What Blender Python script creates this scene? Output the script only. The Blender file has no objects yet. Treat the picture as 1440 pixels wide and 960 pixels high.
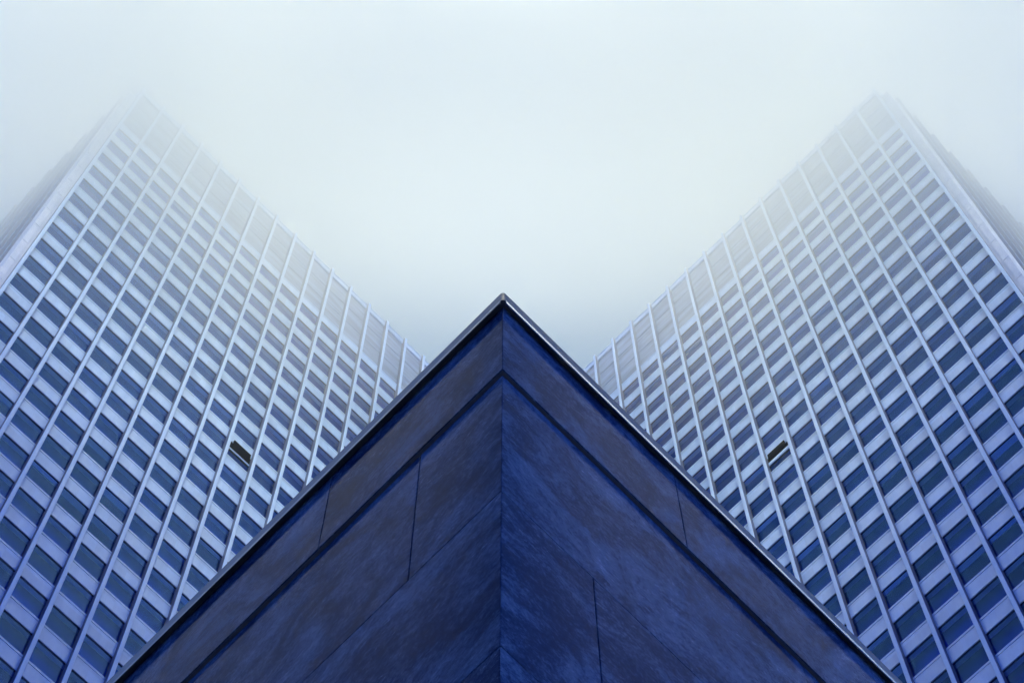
import bpy, math, random
from mathutils import Vector, Matrix
R = math.radians
random.seed(7)
scene = bpy.context.scene
col = scene.collection

# ------------------------------------------------------------------ camera
EYE = 1.6
cam_d = bpy.data.cameras.new('camera')
cam = bpy.data.objects.new('camera', cam_d); col.objects.link(cam)
cam.location = (0, 0, EYE)
cam.rotation_euler = (R(90 + 72.349), 0, 0)
cam_d.sensor_width = 36
cam_d.lens = 84.214
cam_d.shift_x = 4 / 1440
cam_d.clip_start = 0.1
cam_d.clip_end = 6000
scene.camera = cam

# ------------------------------------------------------------------ sky
BLOCK_H = 157
SUN_EL, SUN_AZ = 20, 170            # azimuth clockwise from +Y (the way the camera faces)
w = bpy.data.worlds.new('World'); scene.world = w; w.use_nodes = True
nt = w.node_tree; nt.nodes.clear()
N = nt.nodes.new; L = nt.links.new
out = N('ShaderNodeOutputWorld'); bg = N('ShaderNodeBackground')
sky = N('ShaderNodeTexSky'); sky.sky_type = 'NISHITA'; sky.sun_disc = False
sky.sun_elevation = R(SUN_EL); sky.sun_rotation = R(SUN_AZ)
tc = N('ShaderNodeTexCoord'); sep = N('ShaderNodeSeparateXYZ'); L(tc.outputs['Generated'], sep.inputs[0])
ramp = N('ShaderNodeValToRGB')      # overcast: white where the cloud is thin overhead, deep blue towards the horizon
els = [(0.0, (.028, .140, .58)), (.55, (.034, .172, .76)), (.80, (.024, .126, .58)), (.89, (.018, .088, .35)),
       (.93, (.060, .125, .25)), (.953, (.160, .235, .330)), (.970, (.46, .53, .56)), (.985, (1.12, 1.13, .95)),
       (.993, (7.9, 7.8, 6.1)), (1.0, (17.5, 17.2, 13.6))]
cr = ramp.color_ramp
cr.elements[0].position, cr.elements[0].color = els[0][0], (*els[0][1], 1)
cr.elements[1].position, cr.elements[1].color = els[-1][0], (*els[-1][1], 1)
for p, c in els[1:-1]:
    e = cr.elements.new(p); e.color = (*c, 1)
L(sep.outputs['Z'], ramp.inputs[0])
mul = N('ShaderNodeMix'); mul.data_type = 'RGBA'; mul.blend_type = 'MULTIPLY'; mul.inputs[0].default_value = 1
L(ramp.outputs[0], mul.inputs[6]); mul.inputs[7].default_value = (10.0, 10.0, 10.0, 1)
mix = N('ShaderNodeMix'); mix.data_type = 'RGBA'; mix.inputs[0].default_value = .9
L(sky.outputs[0], mix.inputs[6]); L(mul.outputs[2], mix.inputs[7])
L(mix.outputs[2], bg.inputs[0]); bg.inputs[1].default_value = 0.10
L(bg.outputs[0], out.inputs[0])

sun_d = bpy.data.lights.new('sun', 'SUN'); sun_d.energy = 1.6; sun_d.angle = R(16); sun_d.color = (1.0, .97, .88)
sun = bpy.data.objects.new('sun', sun_d); col.objects.link(sun)
sdir = Vector((math.sin(R(SUN_AZ)) * math.cos(R(SUN_EL)), math.cos(R(SUN_AZ)) * math.cos(R(SUN_EL)), math.sin(R(SUN_EL))))
sun.rotation_euler = sdir.to_track_quat('Z', 'Y').to_euler()
sun.location = (60, -60, 250)

scene.view_settings.view_transform = 'Standard'
scene.view_settings.look = 'None'
scene.view_settings.exposure = 1.0
scene.view_settings.gamma = 1
scene.view_settings.use_curve_mapping = False
scene.cycles.volume_bounces = 5
scene.cycles.max_bounces = 10
scene.cycles.transparent_max_bounces = 12
scene.cycles.volume_step_rate = 0.35
scene.cycles.volume_max_steps = 256

# ------------------------------------------------------------------ materials
def mat(name):
    m = bpy.data.materials.new(name); m.use_nodes = True
    t = m.node_tree
    return m, t, t.nodes['Principled BSDF'], t.nodes.new, t.links.new

def ramp_node(n, pts):
    r = n('ShaderNodeValToRGB'); e = r.color_ramp.elements
    e[0].position, e[0].color = pts[0][0], (*pts[0][1], 1)
    e[1].position, e[1].color = pts[-1][0], (*pts[-1][1], 1)
    for p, c in pts[1:-1]:
        x = e.new(p); x.color = (*c, 1)
    return r

def coords(n, l, scale, rot=(0, 0, 0)):
    t = n('ShaderNodeTexCoord'); mp = n('ShaderNodeMapping')
    mp.inputs['Scale'].default_value = scale; mp.inputs['Rotation'].default_value = rot
    l(t.outputs['Object'], mp.inputs[0])
    return mp

def noise(n, l, vec, scale, detail=6, rough=.6, dist=0):
    x = n('ShaderNodeTexNoise'); x.inputs['Scale'].default_value = scale
    x.inputs['Detail'].default_value = detail; x.inputs['Roughness'].default_value = rough
    x.inputs['Distortion'].default_value = dist
    l(vec.outputs[0], x.inputs['Vector'])
    return x

def painted(name, c0, c1, rough, stretch, spec=.5):
    """coated metal or concrete: faint weathering, stretched the way the rain runs"""
    m, t, b, n, l = mat(name)
    mp = coords(n, l, stretch)
    a = noise(n, l, mp, 1.0, 8, .65)
    r = ramp_node(n, [(.3, c0), (.7, c1)])
    l(a.outputs[0], r.inputs[0]); l(r.outputs[0], b.inputs['Base Color'])
    b.inputs['Roughness'].default_value = rough
    b.inputs['Specular IOR Level'].default_value = spec
    bu = n('ShaderNodeBump'); bu.inputs['Strength'].default_value = .06; bu.inputs['Distance'].default_value = .02
    l(a.outputs[0], bu.inputs['Height']); l(bu.outputs[0], b.inputs['Normal'])
    return m

M_SPAN = painted('white_enamel_panel', (.38, .58, .81), (.53, .73, .95), .32, (1.6, 1.6, .32))
_t = M_SPAN.node_tree; _n, _l = _t.nodes.new, _t.links.new      # each panel left the works a slightly different white
_tc = _n('ShaderNodeTexCoord'); _sn = _n('ShaderNodeVectorMath'); _sn.operation = 'SNAP'; _sn.inputs[1].default_value = (1.889, 1.889, 3.5185)
_ad = _n('ShaderNodeVectorMath'); _ad.inputs[1].default_value = (.985, .9, 1.2); _l(_tc.outputs['Object'], _ad.inputs[0])
_l(_ad.outputs[0], _sn.inputs[0]); _wn = _n('ShaderNodeTexWhiteNoise'); _l(_sn.outputs[0], _wn.inputs['Vector'])
_mr = _n('ShaderNodeMapRange'); _mr.inputs['To Min'].default_value = .88; _mr.inputs['To Max'].default_value = 1.04; _l(_wn.outputs['Value'], _mr.inputs['Value'])
_b = _t.nodes['Principled BSDF']; _src = _b.inputs['Base Color'].links[0].from_socket
_mx = _n('ShaderNodeVectorMath'); _mx.operation = 'SCALE'; _l(_src, _mx.inputs[0]); _l(_mr.outputs[0], _mx.inputs['Scale']); _l(_mx.outputs[0], _b.inputs['Base Color'])
M_MULL = painted('pale_aluminium_fin', (.45, .65, .85), (.55, .74, .93), .38, (2, 2, .25))
M_FIN_SHADE = painted('shaded_fin_side', (.10, .13, .20), (.15, .19, .28), .5, (2, 2, .25))  # darker grey holds the shade of the fin sides
M_PIER = painted('pale_concrete_pier', (.50, .58, .66), (.74, .80, .85), .6, (.8, .8, .35))
M_PARA = painted('weathered_parapet_panel', (.05, .10, .17), (.28, .42, .60), .5, (.25, .25, 1.3))
M_FRAME = painted('dark_window_frame', (.03, .04, .06), (.05, .06, .085), .4, (1, 1, 1))
M_BLIND = painted('blue_grey_blind', (.30, .40, .58), (.38, .48, .66), .8, (1, 1, 14))
M_DARK = painted('dark_interior', (.012, .09, .60), (.020, .12, .72), .9, (.2, .2, .2), 0.0)
M_ROOF = painted('roof_gravel', (.2, .2, .2), (.3, .3, .3), .9, (1, 1, 1))

def glass_mat(name, tint, ior, rough, coat):
    m, t, b, n, l = mat(name)
    t.nodes.remove(b)
    o = t.nodes['Material Output']
    fr = n('ShaderNodeFresnel'); fr.inputs['IOR'].default_value = ior
    gl = n('ShaderNodeBsdfGlossy'); gl.inputs['Roughness'].default_value = rough
    gl.inputs['Color'].default_value = (*coat, 1)      # blue solar coating
    tr = n('ShaderNodeBsdfTransparent')
    gi = n('ShaderNodeNewGeometry'); oi = n('ShaderNodeObjectInfo')
    ad = n('ShaderNodeMath'); ad.operation = 'ADD'; l(gi.outputs['Random Per Island'], ad.inputs[0]); l(oi.outputs['Random'], ad.inputs[1])
    fc = n('ShaderNodeMath'); fc.operation = 'FRACT'; l(ad.outputs[0], fc.inputs[0])
    pr = ramp_node(n, [(0, tuple(v * .62 for v in tint)), (.55, tuple(v * .85 for v in tint)), (1, tint)])
    l(fc.outputs[0], pr.inputs[0]); l(pr.outputs[0], tr.inputs['Color'])
    mx = n('ShaderNodeMixShader')
    l(fr.outputs[0], mx.inputs[0]); l(tr.outputs[0], mx.inputs[1]); l(gl.outputs[0], mx.inputs[2])
    mp = coords(n, l, (1, 1, 1)); a = noise(n, l, mp, .55, 2, .5)
    bu = n('ShaderNodeBump'); bu.inputs['Strength'].default_value = .10; bu.inputs['Distance'].default_value = .01
    l(a.outputs[0], bu.inputs['Height']); l(bu.outputs[0], gl.inputs['Normal'])
    l(mx.outputs[0], o.inputs['Surface'])
    return m
M_GLASS_PALE = glass_mat('pale_reflective_glass', (.60, .82, 1.0), 1.62, .02, (.22, .46, 1.0))
M_GLASS_DARK = glass_mat('dark_tinted_glass', (.45, .62, .85), 1.38, .02, (.16, .40, 1.0))

def stone_mat(name, slope, dark=1.0):
    """dark blue-grey slate: cloudy patches, long scratchy veins and a fine grain"""
    m, t, b, n, l = mat(name)
    tcn = n('ShaderNodeTexCoord')
    oi = n('ShaderNodeObjectInfo')
    off = n('ShaderNodeVectorMath'); off.operation = 'SCALE'; off.inputs[0].default_value = (13.1, 7.7, 0)
    l(oi.outputs['Random'], off.inputs['Scale'])
    add = n('ShaderNodeVectorMath'); l(tcn.outputs['Object'], add.inputs[0]); l(off.outputs[0], add.inputs[1])
    rot = n('ShaderNodeMapping'); rot.inputs['Rotation'].default_value = (0, R(slope), 0)
    l(add.outputs[0], rot.inputs[0])
    st = n('ShaderNodeMapping'); st.inputs['Scale'].default_value = (1.8, 1.0, 3.0); l(rot.outputs[0], st.inputs[0])
    st2 = n('ShaderNodeMapping'); st2.inputs['Scale'].default_value = (12, 12.0, 30); l(rot.outputs[0], st2.inputs[0])
    cloud = noise(n, l, add, 1.1, 7, .68, 1.2)
    vein = noise(n, l, st, 1.3, 10, .78, 1.6)
    scr = noise(n, l, st2, 1.1, 8, .8, 1.2)
    grain = noise(n, l, add, 26, 8, .85)
    patch = noise(n, l, add, .45, 3, .5, .4)
    def math_(op, a, bb, clamp=False):
        x = n('ShaderNodeMath'); x.operation = op; x.use_clamp = clamp
        for i, v in enumerate((a, bb)):
            if isinstance(v, (int, float)): x.inputs[i].default_value = v
            else: l(v, x.inputs[i])
        return x.outputs[0]
    s = math_('ADD', math_('MULTIPLY', cloud.outputs[0], .44), math_('MULTIPLY', vein.outputs[0], .20))
    s = math_('ADD', s, math_('MULTIPLY', scr.outputs[0], .16))
    s = math_('ADD', s, math_('MULTIPLY', grain.outputs[0], .38))
    # faint light scratches that cluster in patches
    s2 = math_('MULTIPLY', math_('SUBTRACT', scr.outputs[0], .58, True), math_('MULTIPLY', math_('SUBTRACT', patch.outputs[0], .42, True), 15.0))
    s = math_('ADD', s, s2)
    r = ramp_node(n, [(.43, tuple(dark * v for v in (.003, .006, .018))), (.56, tuple(dark * v for v in (.010, .023, .054))),
                      (.66, tuple(dark * v for v in (.044, .082, .140))), (.80, tuple(dark * v for v in (.14, .20, .29)))])
    l(s, r.inputs[0]); l(r.outputs[0], b.inputs['Base Color'])
    b.inputs['Roughness'].default_value = .05
    b.inputs['Specular IOR Level'].default_value = .0035
    bu = n('ShaderNodeBump'); bu.inputs['Strength'].default_value = .05; bu.inputs['Distance'].default_value = .012
    l(s, bu.inputs['Height']); l(bu.outputs[0], b.inputs['Normal'])
    return m
M_STONE_A = stone_mat('slate_rising_shaded', -24, 1.75)  # left face: its shade is put into a darker slate colour
M_STONE_B = stone_mat('slate_falling_lit', 16, 2.8)  # right face: lighter copy of the slate, the light on it coloured in
M_COPE = painted('dark_metal_coping', (.07, .085, .11), (.11, .13, .16), .45, (1, 1, 2))
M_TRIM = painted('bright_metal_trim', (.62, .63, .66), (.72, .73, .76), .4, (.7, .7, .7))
M_TRIM_SHADE = painted('shaded_metal_trim', (.04, .05, .07), (.26, .29, .34), .5, (.9, .9, .4))  # left trim catches less light; that shade is put into its colour
for _m, _r in ((M_TRIM, .22), (M_TRIM_SHADE, .38)):
    _b = _m.node_tree.nodes['Principled BSDF']; _b.inputs['Metallic'].default_value = 1; _b.inputs['Roughness'].default_value = _r
M_MORTAR = painted('dark_joint_mortar', (.010, .016, .035), (.02, .03, .055), .9, (3, 3, 3), 0.0)
M_PAVE = painted('grey_paving', (.16, .17, .18), (.26, .27, .28), .8, (.5, .5, .5))

# ------------------------------------------------------------------ mesh helpers
class MB:
    def __init__(s): s.v, s.f, s.m = [], [], []
    def quad(s, pts, mi=0):
        b = len(s.v); s.v += [tuple(p) for p in pts]; s.f.append(tuple(range(b, b + len(pts)))); s.m.append(mi)
    def box(s, x0, x1, y0, y1, z0, z1, mi=0):
        b = len(s.v)
        s.v += [(x, y, z) for z in (z0, z1) for y in (y0, y1) for x in (x0, x1)]
        for f in ((0, 2, 3, 1), (4, 5, 7, 6), (0, 1, 5, 4), (2, 6, 7, 3), (0, 4, 6, 2), (1, 3, 7, 5)):
            s.f.append(tuple(b + i for i in f)); s.m.append(mi)
    def prism(s, poly, z0, z1, mi=0):
        """poly: counter-clockwise in plan"""
        b, k = len(s.v), len(poly)
        s.v += [(x, y, z0) for x, y in poly] + [(x, y, z1) for x, y in poly]
        for i in range(k):
            j = (i + 1) % k
            s.f.append((b + i, b + j, b + k + j, b + k + i)); s.m.append(mi)
        s.f.append(tuple(b + i for i in reversed(range(k)))); s.m.append(mi)
        s.f.append(tuple(b + k + i for i in range(k))); s.m.append(mi)
    def ring(s, corners, profile, mi=0, closed=True):
        """sweep a closed (out, z) profile round a plan given as a function out -> corner points"""
        b, k = len(s.v), len(profile)
        n = None
        for o, z in profile:
            c = corners(o); n = len(c)
            s.v += [(x, y, z) for x, y in c]
        for i in range(k):
            i2 = (i + 1) % k
            for j in range(n if closed else n - 1):
                j2 = (j + 1) % n
                s.f.append((b + i * n + j, b + i * n + j2, b + i2 * n + j2, b + i2 * n + j)); s.m.append(mi)
        if not closed:
            s.f.append(tuple(b + i * n for i in range(k))); s.m.append(mi)
            s.f.append(tuple(b + i * n + n - 1 for i in reversed(range(k)))); s.m.append(mi)
    def mesh(s, name, mats, mirror=1):
        me = bpy.data.meshes.new(name)
        v = [(mirror * x, y, z) for x, y, z in s.v]
        f = s.f if mirror > 0 else [tuple(reversed(q)) for q in s.f]
        me.from_pydata(v, [], f)
        for m in (mats if isinstance(mats, (list, tuple)) else [mats]): me.materials.append(m)
        me.polygons.foreach_set('material_index', s.m)
        me.update()
        return me

def link(name, me, parent=None, loc=(0, 0, 0)):
    o = bpy.data.objects.new(name, me); col.objects.link(o)
    o.location = loc
    if parent is not None: o.parent = parent
    return o

def empty(name, loc, rz, label, cat, group=None):
    o = bpy.data.objects.new(name, None); col.objects.link(o)
    o.location = loc; o.rotation_euler = (0, 0, rz)
    o['label'] = label; o['category'] = cat
    if group: o['group'] = group
    return o

# ------------------------------------------------------------------ ground
g = MB(); g.quad([(-3000, -3000, 0), (3000, -3000, 0), (3000, 3000, 0), (-3000, 3000, 0)])
ground = link('ground', g.mesh('ground', M_PAVE)); ground['kind'] = 'structure'

# ------------------------------------------------------------------ the two towers
BAY, NB, S0 = 1.889, 16, -0.04
FLOOR, ROW0, ROWS = 3.5185, 158.15 + EYE, 44
BAND = 1.41                                   # height of the white spandrel band
TOP = 169.9 + EYE
END, ENDV = .57, 1.6                          # corner pier on the street faces and on the flank faces
SIDE = NB * BAY + 2 * END
DEEP = NB * BAY + 2 * ENDV
A0, A1 = S0 - END, S0 - END + SIDE            # the plan square runs from A0 to A1 along the face, 0 to SIDE inwards
AZ = math.degrees(0.776166)
FACES = [((A0, 0), (1, 0), (0, -1)), ((A1, 0), (0, 1), (1, 0)), ((A1, DEEP), (-1, 0), (0, 1)), ((A0, DEEP), (0, -1), (-1, 0))]

def sq(o): return [(A0 - o, -o), (A1 + o, -o), (A1 + o, DEEP + o), (A0 - o, DEEP + o)]

def sq8(o):
    h = .414 * o
    return [(A0 + END - h, -o), (A1 - END + h, -o), (A1 + o, ENDV - h), (A1 + o, DEEP - ENDV + h),
            (A1 - END + h, DEEP + o), (A0 + END - h, DEEP + o), (A0 - o, DEEP - ENDV + h), (A0 - o, ENDV - h)]

def tower(sgn, label, glass, blind_share, seed):
    rng = random.Random(seed)
    base = Vector((-26.326 * sgn, 35.162, 0))
    root = empty('office_tower', base, R(90 - AZ) * sgn, label, 'skyscraper', 'twin office towers in the cloud')
    Mw = Matrix.Translation(base) @ Matrix.Rotation(R(90 - AZ) * sgn, 4, 'Z')
    # hidden core, plinth and roof
    b = MB(); b.ring(lambda o: sq(o), [(-.75, 0), (-.62, 0), (-.62, TOP - 4), (-.75, TOP - 4)])
    link('wall', b.mesh('core_wall', M_DARK, sgn), root)
    b = MB(); c = sq8(-.3); b.quad([(x, y, TOP - 1.0) for x, y in c]); b.quad([(x, y, TOP - 1.25) for x, y in reversed(c)])
    link('roof', b.mesh('roof', M_ROOF, sgn), root)
    b = MB(); zb = ROW0 - FLOOR * ROWS + BAND
    b.ring(sq, [(-.4, 0), (.05, 0), (.05, zb), (-.4, zb)])
    link('plinth', b.mesh('plinth', M_PIER, sgn), root)
    # white spandrel bands, one to a floor, each with a sill strip over a shadow groove
    for r in range(ROWS):
        z0 = ROW0 - FLOOR * r; z1 = z0 + BAND
        b = MB()
        b.ring(sq, [(-.34, z0), (0, z0), (0, z1 - .22), (-.045, z1 - .22), (-.045, z1 - .18), (.012, z1 - .18), (.012, z1), (-.34, z1)])
        link('spandrel_band', b.mesh('spandrel_band', M_SPAN, sgn), root)
    # mullion fins
    for fi, (o, d, n) in enumerate(FACES):
        for k in range(NB + 1):
            t = (END, ENDV)[fi % 2] + BAY * k
            cx, cy = o[0] + d[0] * t, o[1] + d[1] * t
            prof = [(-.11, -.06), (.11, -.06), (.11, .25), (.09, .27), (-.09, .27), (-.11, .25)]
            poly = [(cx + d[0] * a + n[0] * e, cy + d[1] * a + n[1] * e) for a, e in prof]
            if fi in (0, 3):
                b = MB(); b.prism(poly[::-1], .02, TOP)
                for q in range(6):                       # nose is pale; the shade on both flanks is painted as grey
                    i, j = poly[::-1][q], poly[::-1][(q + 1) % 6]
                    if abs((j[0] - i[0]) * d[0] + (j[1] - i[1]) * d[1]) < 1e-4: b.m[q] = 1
                link('mullion', b.mesh('mullion', [M_MULL if fi == 0 else M_PARA, M_FIN_SHADE], sgn), root)
            else:
                if k == 0: bb = MB()
                bb.prism(poly[::-1], .02, TOP)
                if k == NB:
                    x = link('mullion', bb.mesh('mullions_far_side', M_MULL, sgn), root); x['kind'] = 'stuff'
    # parapet panels and coping
    zp0, zp1 = ROW0 + BAND, TOP - .12
    for fi, (o, d, n) in enumerate(FACES):
        for k in range(NB):
            t0 = (END, ENDV)[fi % 2] + BAY * k + .02; t1 = t0 + BAY - .04
            def P(t, e): return (o[0] + d[0] * t + n[0] * e, o[1] + d[1] * t + n[1] * e)
            if fi in (0, 3) or k == 0: b = MB()
            z = zp0 + .004; nl = 3; hh = (zp1 - .86 - z) / nl
            for q in range(nl):                              # broad shallow louvres
                za, zc = z + hh * q, z + hh * (q + 1)
                b.quad([(*P(t0, -.035), za), (*P(t1, -.035), za), (*P(t1, -.06), zc), (*P(t0, -.06), zc)])
                b.quad([(*P(t0, -.06), zc), (*P(t1, -.06), zc), (*P(t1, -.035), zc), (*P(t0, -.035), zc)])
            if fi in (0, 3):
                link('parapet_panel', b.mesh('parapet_panel', M_PARA, sgn), root)
            elif k == NB - 1:
                x = link('parapet_panel', b.mesh('parapet_panels_far_side', M_PARA, sgn), root); x['kind'] = 'stuff'
    b = MB(); b.ring(sq8, [(-.34, zp0 + .002), (-.07, zp0 + .002), (-.07, TOP - .9), (-.34, TOP - .9)])
    link('parapet_wall', b.mesh('parapet_wall', M_DARK, sgn), root)
    b = MB(); b.ring(sq8, [(-.5, TOP - .86), (.03, TOP - .86), (.03, TOP - .1), (.07, TOP - .1), (.07, TOP - .03), (-.5, TOP - .03)])
    link('coping', b.mesh('coping', M_SPAN, sgn), root)
    # corner piers: floor-high precast pieces with open joints
    for (cx, cy), (sx, sy) in zip(sq(0), ((-1, -1), (1, -1), (1, 1), (-1, 1))):
        b = MB()
        def Lp(e0, e1, gap):
            lu, lv = END - .11 - gap, ENDV - .11 - gap
            pts = [(sx * e1, sy * e1), (-sx * lu, sy * e1), (-sx * lu, sy * e0), (sx * e0, sy * e0), (sx * e0, -sy * lv), (sx * e1, -sy * lv)]
            pts = [(cx + p, cy + q) for p, q in pts]
            area = sum(pts[i][0] * pts[(i + 1) % 6][1] - pts[(i + 1) % 6][0] * pts[i][1] for i in range(6))
            return pts if area > 0 else pts[::-1]
        b.prism(Lp(-.3, .03, 0), .01, TOP - 3.1)
        z = ROW0 + BAND * .5 + FLOOR * 4
        while z > 1:
            z0, z1 = max(z - FLOOR, .01) + .025, min(z, TOP - 3.0)
            if z1 - z0 > .4:
                b.prism(Lp(.032, .075, .015), z0, z1)
                b.prism(Lp(.076, .125, .20), z0 + .03, z1 - .03)
            z -= FLOOR
        link('corner_pier', b.mesh('corner_pier', M_PIER, sgn), root)
    # windows
    WH, WW = FLOOR - BAND, BAY - .16
    pane_z0, pane_z1 = -WH + .03, -.03
    def frame_mesh(mb, put, deep=-.05):
        f = .045
        for (a0, a1, c0, c1) in ((-WW/2, WW/2, -WH, -WH + f), (-WW/2, WW/2, -f, 0), (-WW/2, -WW/2 + f, -WH + f, -f), (WW/2 - f, WW/2, -WH + f, -f)):
            put(mb, a0, a1, deep - .06, deep + .012, c0 + .004, c1 - .004)
    def lbox(mb, a0, a1, e0, e1, c0, c1): mb.box(a0, a1, -e1, -e0, c0, c1)
    fm = MB(); frame_mesh(fm, lbox); frame_me = fm.mesh('window_frame', M_FRAME, sgn)
    pm = MB(); pm.quad([(-WW/2 + .03, .05, pane_z0), (WW/2 - .03, .05, pane_z0), (WW/2 - .03, .05, pane_z1), (-WW/2 + .03, .05, pane_z1)])
    pane_me = pm.mesh('window_pane', glass, sgn)
    blind_mes = []
    for drop in (.45, .62, .8, 1.9):
        bm_ = MB(); bm_.box(-WW/2 + .05, WW/2 - .05, .085, .095, -drop * 1.0 - .05, -.05); blind_mes.append(bm_.mesh('window_blind', M_BLIND, sgn))
    OPEN = (8, 9)
    def clip_px(P):
        q = cam_inv @ P; 
        f = 3368.57
        return 716 + f * q.x / -q.z, 480 - f * q.y / -q.z
    cand = []
    for k in range(NB):
        for r in range(ROWS):
            P = Mw @ Vector((sgn * (S0 + BAY * (k + .5)), 0, ROW0 - FLOOR * r - WH / 2))
            x, y = clip_px(P)
            # in the frame and above the slate roofline
            if 0 < x < 1440 and 0 < y < 960 and y < 418 + abs(x - 709) * .975 - 14:
                cand.append(((P - cam.location).length, k, r))
    cand.sort()
    near = {(k, r) for _, k, r in cand if (k, r) != OPEN}
    near = set([(k, r) for _, k, r in cand if (k, r) != OPEN][:99])
    far_f, far_b = MB(), MB()
    blind_pick = {}
    for k in range(NB):
        for r in range(ROWS):
            if rng.random() < blind_share: blind_pick[k, r] = rng.randrange(3)
    for fi, (o, d, n) in enumerate(FACES):
        for k in range(NB):
            t = (END, ENDV)[fi % 2] + BAY * (k + .5)
            cx, cy = o[0] + d[0] * t, o[1] + d[1] * t
            for r in range(ROWS):
                zh = ROW0 - FLOOR * r
                if fi == 0 and (k, r) == OPEN: continue
                rx, rz = rng.gauss(0, .004), rng.gauss(0, .005)
                if fi == 0 and (k, r) in near:
                    wo = link('window', frame_me, root, (sgn * cx, cy, zh))
                    po = link('pane', pane_me, wo); po.rotation_euler = (rx, 0, rz)
                    if (k, r) in blind_pick: link('blind', blind_mes[blind_pick[k, r]], wo)
                    continue
                def put(mb, a0, a1, e0, e1, c0, c1, mi=0):
                    x0, y0 = cx + d[0] * a0 + n[0] * e0, cy + d[1] * a0 + n[1] * e0
                    x1, y1 = cx + d[0] * a1 + n[0] * e1, cy + d[1] * a1 + n[1] * e1
                    mb.box(min(x0, x1), max(x0, x1), min(y0, y1), max(y0, y1), zh + c0, zh + c1, mi)
                frame_mesh(far_f, put)
                a = WW / 2 - .03
                def Q(s, z):
                    e = -.05 + s * rz - (z + WH / 2) * rx
                    return (cx + d[0] * s + n[0] * e, cy + d[1] * s + n[1] * e, zh + z)
                far_f.quad([Q(-a, pane_z0), Q(a, pane_z0), Q(a, pane_z1), Q(-a, pane_z1)], 1)
                if fi in (0, 3) and (k, r) in blind_pick:
                    put(far_f, -WW/2 + .05, WW/2 - .05, -.105, -.095, -(.45, .62, .8)[blind_pick[k, r]] - .05, -.05, 2)
    x = link('window', far_f.mesh('windows_rest', [M_FRAME, glass, M_BLIND], sgn), root); x['kind'] = 'stuff'
    # the one open window
    k, r = OPEN
    cx, zh = S0 + BAY * (k + .5), ROW0 - FLOOR * r
    wo = link('open_window', frame_me, root, (sgn * cx, 0, zh)); wo['label'] = 'open window, a black gap with its sash tilted out'
    b = MB(); b.box(-WW/2 + .05, WW/2 - .05, .03, .05, -1.40, -.02); link('dark_opening', b.mesh('dark_opening', M_VOID, sgn), wo)
    b = MB(); b.box(-WW/2 + .30, WW/2 - .16, -.10, -.02, -1.15 if sgn > 0 else -.72, .22); 
    link('raised_sash', b.mesh('raised_sash', M_VOID, sgn), wo)
    b = MB()
    b.box(-WW/2 + .08, WW/2 - .10, -.12, -.07, -1.40, -1.29 if sgn > 0 else -1.02)
    link('sash_rail', b.mesh('sash_rail', M_MULL, sgn), wo)
    b = MB(); b.quad([(-WW/2 + .05, .045, -WH + .05), (WW/2 - .05, .045, -WH + .05), (WW/2 - .05, -.06, -1.38), (-WW/2 + .05, -.06, -1.38)])
    link('lower_pane', b.mesh('lower_pane', M_GLASS_DARK, sgn), wo)
    return root

M_VOID = painted('black_void', (.0004, .0006, .002), (.0008, .0012, .003), .9, (1, 1, 1), 0.0)
bpy.context.view_layer.update()
cam_inv = cam.matrix_world.inverted()

tower(1, 'grid-fronted office tower with milky blue windows and hardly any blinds, left of the slate point', M_GLASS_PALE, .05, 11)
tower(-1, 'grid-fronted office tower with darker windows and some half-lowered blinds, right of the slate point', M_GLASS_DARK, .28, 23)

# ------------------------------------------------------------------ slate corner building
WC = Vector((-.05, 5.689))
azL, azR = -0.772524, 0.775354
dL = Vector((math.sin(azL), math.cos(azL))); dR = Vector((math.sin(azR), math.cos(azR)))
nL = Vector((-math.cos(azL), math.sin(azL))); nR = Vector((math.cos(azR), -math.sin(azR)))
LEN = 19.0
Z_SOF, Z_J2, Z_J3 = 17.05 + EYE, 14.662 + EYE, 12.27 + EYE
Z_COPE0, Z_COPE1 = 18.65 + EYE, 18.875 + EYE
FASC, COPE = .036, .080
def corner(e):                                # wall corner moved out by e from both faces
    # solve c = WC + a*dL + b*dR with c.nL = e, c.nR = e
    a = e / dR.dot(nL); b2 = e / dL.dot(nR)
    return WC + dR * a + dL * b2
slate = empty('stone_building', (WC.x, WC.y, 0), 0, 'dark slate-clad corner building rising to a sharp point below the two towers', 'building')

def W2(p, z): return (p.x - WC.x, p.y - WC.y, z)
def plan(e, ln=LEN):
    c = corner(e); p = c + dL * (ln + 0); q = c + dR * (ln + 0)
    return [p, c, q, p + dR * ln]
# core
b = MB()
pts = plan(-.014)
b.prism([(p.x - WC.x, p.y - WC.y) for p in pts], .01, Z_COPE0 - .02)
link('wall', b.mesh('slate_core', M_MORTAR), slate)

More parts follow.
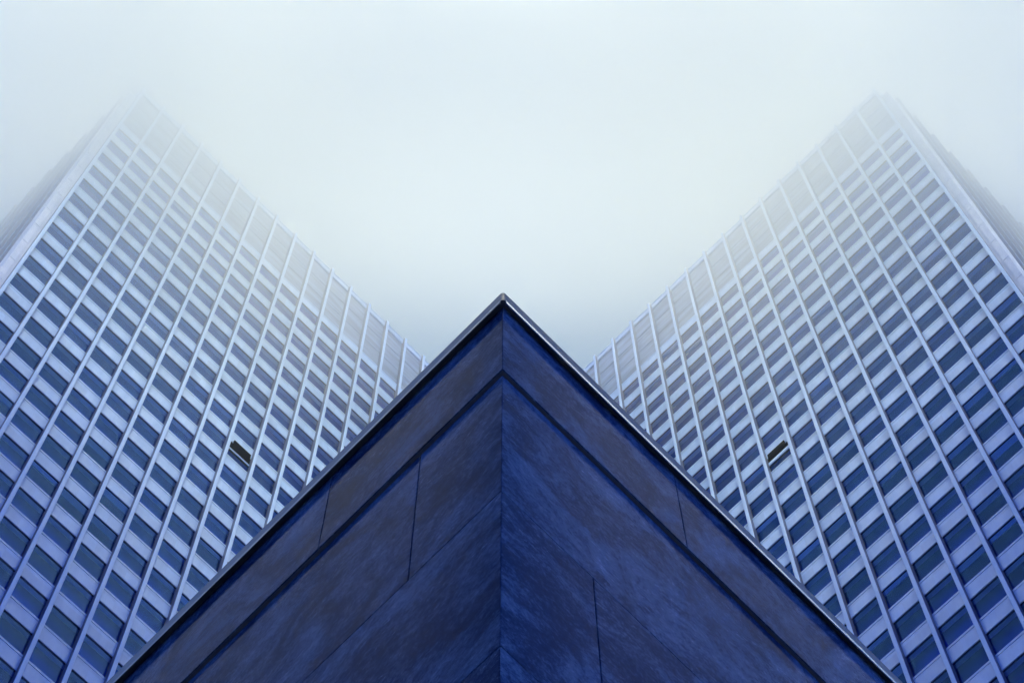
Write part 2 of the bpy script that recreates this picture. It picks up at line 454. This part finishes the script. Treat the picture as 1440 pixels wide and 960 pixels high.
def panel(side, t0, t1, z0, z1, e, name, m, th=.03, gap=.006, at_corner=False):
    """a slab of stone in face coordinates: x along the face, z up; origin at the slab so grain differs from slab to slab"""
    d, n = (dL, nL) if side == 'L' else (dR, nR)
    ang = math.atan2(d.y, d.x)
    c = corner(e)
    org = c + d * t0
    ln = t1 - t0
    ch = .004
    b = MB()
    inn = th                                   # at the corner the slab is mitred
    off = th if at_corner else 0
    sgn_n = 1 if (Vector((-d.y, d.x)).dot(n) > 0) else -1      # which local y is outward
    y1, y0 = 0.0, -th * sgn_n
    x0, x1 = .0035, ln - .0035
    za, zc = z0 + gap, z1 - gap
    F = [(x0 + ch, y1, za + ch), (x1 - ch, y1, za + ch), (x1 - ch, y1, zc - ch), (x0 + ch, y1, zc - ch)]
    ye = -ch * sgn_n
    Ed = [(x0, ye, za), (x1, ye, za), (x1, ye, zc), (x0, ye, zc)]
    B = [(x0 + off, y0, za), (x1, y0, za), (x1, y0, zc), (x0 + off, y0, zc)]
    faces = [F, list(reversed(B))]
    for i in range(4):
        j = (i + 1) % 4
        faces.append([Ed[i], Ed[j], F[j], F[i]])
        faces.append([B[i], B[j], Ed[j], Ed[i]])
    for f in faces:
        b.quad([(x, y, z - z0) for x, y, z in (f if sgn_n < 0 else reversed(f))])
    me = b.mesh(name, m)
    o = link(name, me, slate, (org.x - WC.x, org.y - WC.y, z0))
    o.rotation_euler = (0, 0, ang)
    return o

def course(side, z0, z1, e, joints, name, m):
    ts = [0] + [j for j in joints if j < LEN - .3] + [LEN]
    for i in range(len(ts) - 1):
        panel(side, ts[i], ts[i + 1], z0, z1, e, name, m, at_corner=(i == 0))
def js(first, step): return [first + step * i for i in range(12)]
for side, m in (('L', M_STONE_A), ('R', M_STONE_B)):
    course(side, Z_SOF, Z_COPE0, FASC, js(2.03, 3.4), 'fascia_panel', m)
    course(side, Z_J2, Z_SOF, 0, js(.89 if side == 'L' else 3.5, 3.4), 'wall_panel', m)
    course(side, Z_J3, Z_J2, 0, js(2.6 if side == 'L' else .868, 3.4), 'wall_panel', m)
    z = Z_J3; i = 0
    while z > .3:
        z2 = max(z - 2.37, .02)
        course(side, z2, z, 0, js((1.2, 2.9)[i % 2] if side == 'L' else (2.4, 1.0)[i % 2], 3.4), 'wall_panel', m)
        z = z2; i += 1
# soffit strip closing the underside of the fascia
def vplan(e0, e1, z0, z1, name, m, ln=LEN, chamfer=0):
    b = MB()
    def cs(o):
        c = corner(o); pts = [c + dL * ln]
        if chamfer and o > FASC:
            for q in range(7):
                a = q / 6
                p0, p1 = c + dL * chamfer, c + dR * chamfer
                pts.append(((1 - a) ** 2) * p0 + 2 * a * (1 - a) * c + a * a * p1)
        else:
            pts += [c] * (7 if chamfer else 1)
        pts.append(c + dR * ln)
        return [(p.x - WC.x, p.y - WC.y) for p in pts]
    b.ring(cs, [(e0, z0), (e1, z0), (e1, z1), (e0, z1)], closed=False)
    return link(name, b.mesh(name, m), slate)
vplan(-.09, FASC - .012, Z_SOF - .0, Z_SOF + .03, 'fascia_soffit', M_COPE)
vplan(-.09, COPE, Z_COPE0 + .02, Z_COPE1, 'coping', M_COPE, chamfer=.035)
b = MB(); pts = plan(-.095); b.prism([(p.x - WC.x, p.y - WC.y) for p in pts], Z_COPE1 - .06, Z_COPE1 - .02)
link('roof', b.mesh('slate_roof', M_ROOF), slate)
# metal drip trim under the coping edge
def trim(side, m):
    d = dL if side == 'L' else dR
    n = nL if side == 'L' else nR
    c = corner(COPE)
    b = MB()
    z0, z1 = Z_COPE0 - .072, Z_COPE0 + .019
    def at(t, e, z): p = c + d * t + n * e; return (p.x - WC.x, p.y - WC.y, z)
    ring0 = [at(.03, .013, z0), at(.03, .006, z1), at(.03, -.004, z1), at(.03, .003, z0)]
    ring1 = [at(LEN, .013, z0), at(LEN, .006, z1), at(LEN, -.004, z1), at(LEN, .003, z0)]
    for i in range(4):
        j = (i + 1) % 4
        b.quad([ring0[i], ring0[j], ring1[j], ring1[i]])
    b.quad(ring0); b.quad(ring1[::-1])
    return link('coping_trim', b.mesh('coping_trim', m), slate)
trim('L', M_TRIM_SHADE)['label'] = 'dull metal trim with its shade put into the colour'
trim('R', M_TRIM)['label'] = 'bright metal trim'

# ------------------------------------------------------------------ low cloud swallowing the tower tops
m, t, p_, n, l = mat('low_cloud')
t.nodes.remove(p_)
pv = n('ShaderNodeVolumePrincipled')
pv.inputs['Color'].default_value = (.995, .992, .885, 1)
pv.inputs['Anisotropy'].default_value = .70
geo = n('ShaderNodeNewGeometry'); sp = n('ShaderNodeSeparateXYZ'); l(geo.outputs['Position'], sp.inputs[0])
def ss(sock, a, b_):
    x = n('ShaderNodeMapRange'); x.interpolation_type = 'SMOOTHSTEP'
    x.inputs['From Min'].default_value = min(a, b_); x.inputs['From Max'].default_value = max(a, b_)
    x.inputs['To Min'].default_value = 0 if a < b_ else 1; x.inputs['To Max'].default_value = 1 if a < b_ else 0
    l(sock, x.inputs['Value']); return x.outputs[0]
def mulv(a, b_):
    x = n('ShaderNodeMath'); x.operation = 'MULTIPLY'; l(a, x.inputs[0])
    if isinstance(b_, float): x.inputs[1].default_value = b_
    else: l(b_, x.inputs[1])
    return x.outputs[0]
ax = n('ShaderNodeMath'); ax.operation = 'ABSOLUTE'; l(sp.outputs['X'], ax.inputs[0])
dz = mulv(mulv(ss(sp.outputs['Z'], 104, 160), ss(sp.outputs['Z'], 196, 184)), mulv(ss(sp.outputs['Y'], 51, 26), ss(sp.outputs['Y'], 6, 24)))
dz = mulv(dz, ss(ax.outputs[0], 95, 70))
cn = n('ShaderNodeTexNoise'); cn.inputs['Scale'].default_value = .035; cn.inputs['Detail'].default_value = 3
l(geo.outputs['Position'], cn.inputs['Vector'])
cm = n('ShaderNodeMapRange'); cm.inputs['From Min'].default_value = .3; cm.inputs['From Max'].default_value = .7
cm.inputs['To Min'].default_value = .65; cm.inputs['To Max'].default_value = 1.35; l(cn.outputs[0], cm.inputs['Value'])
dz = mulv(dz, cm.outputs[0])
pv_d = mulv(dz, .066)
l(pv_d, pv.inputs['Density'])
l(pv.outputs[0], t.nodes['Material Output'].inputs['Volume'])
b = MB(); b.box(-96, 96, 5, 69, 103, 197)
cl = link('low_cloud', b.mesh('low_cloud', m)); cl['kind'] = 'stuff'; cl['label'] = 'low white cloud drifting over the tops of both towers'

# ------------------------------------------------------------------ unseen block added behind the camera to shade the low storeys
blk = empty('shade_block', (0, -70, 0), 0, 'unseen dark block added behind the viewer to shade the low storeys', 'building')
b = MB(); b.box(-110, 110, -20, 0, .01, BLOCK_H)
link('wall', b.mesh('shade_block_wall', M_DARK), blk)
b = MB(); z = 4
while z < BLOCK_H - 2:
    b.box(-110.2, 110.2, -.3, .18, z, z + 1.3); z += 3.6
link('spandrel_band', b.mesh('shade_block_bands', M_PARA), blk)
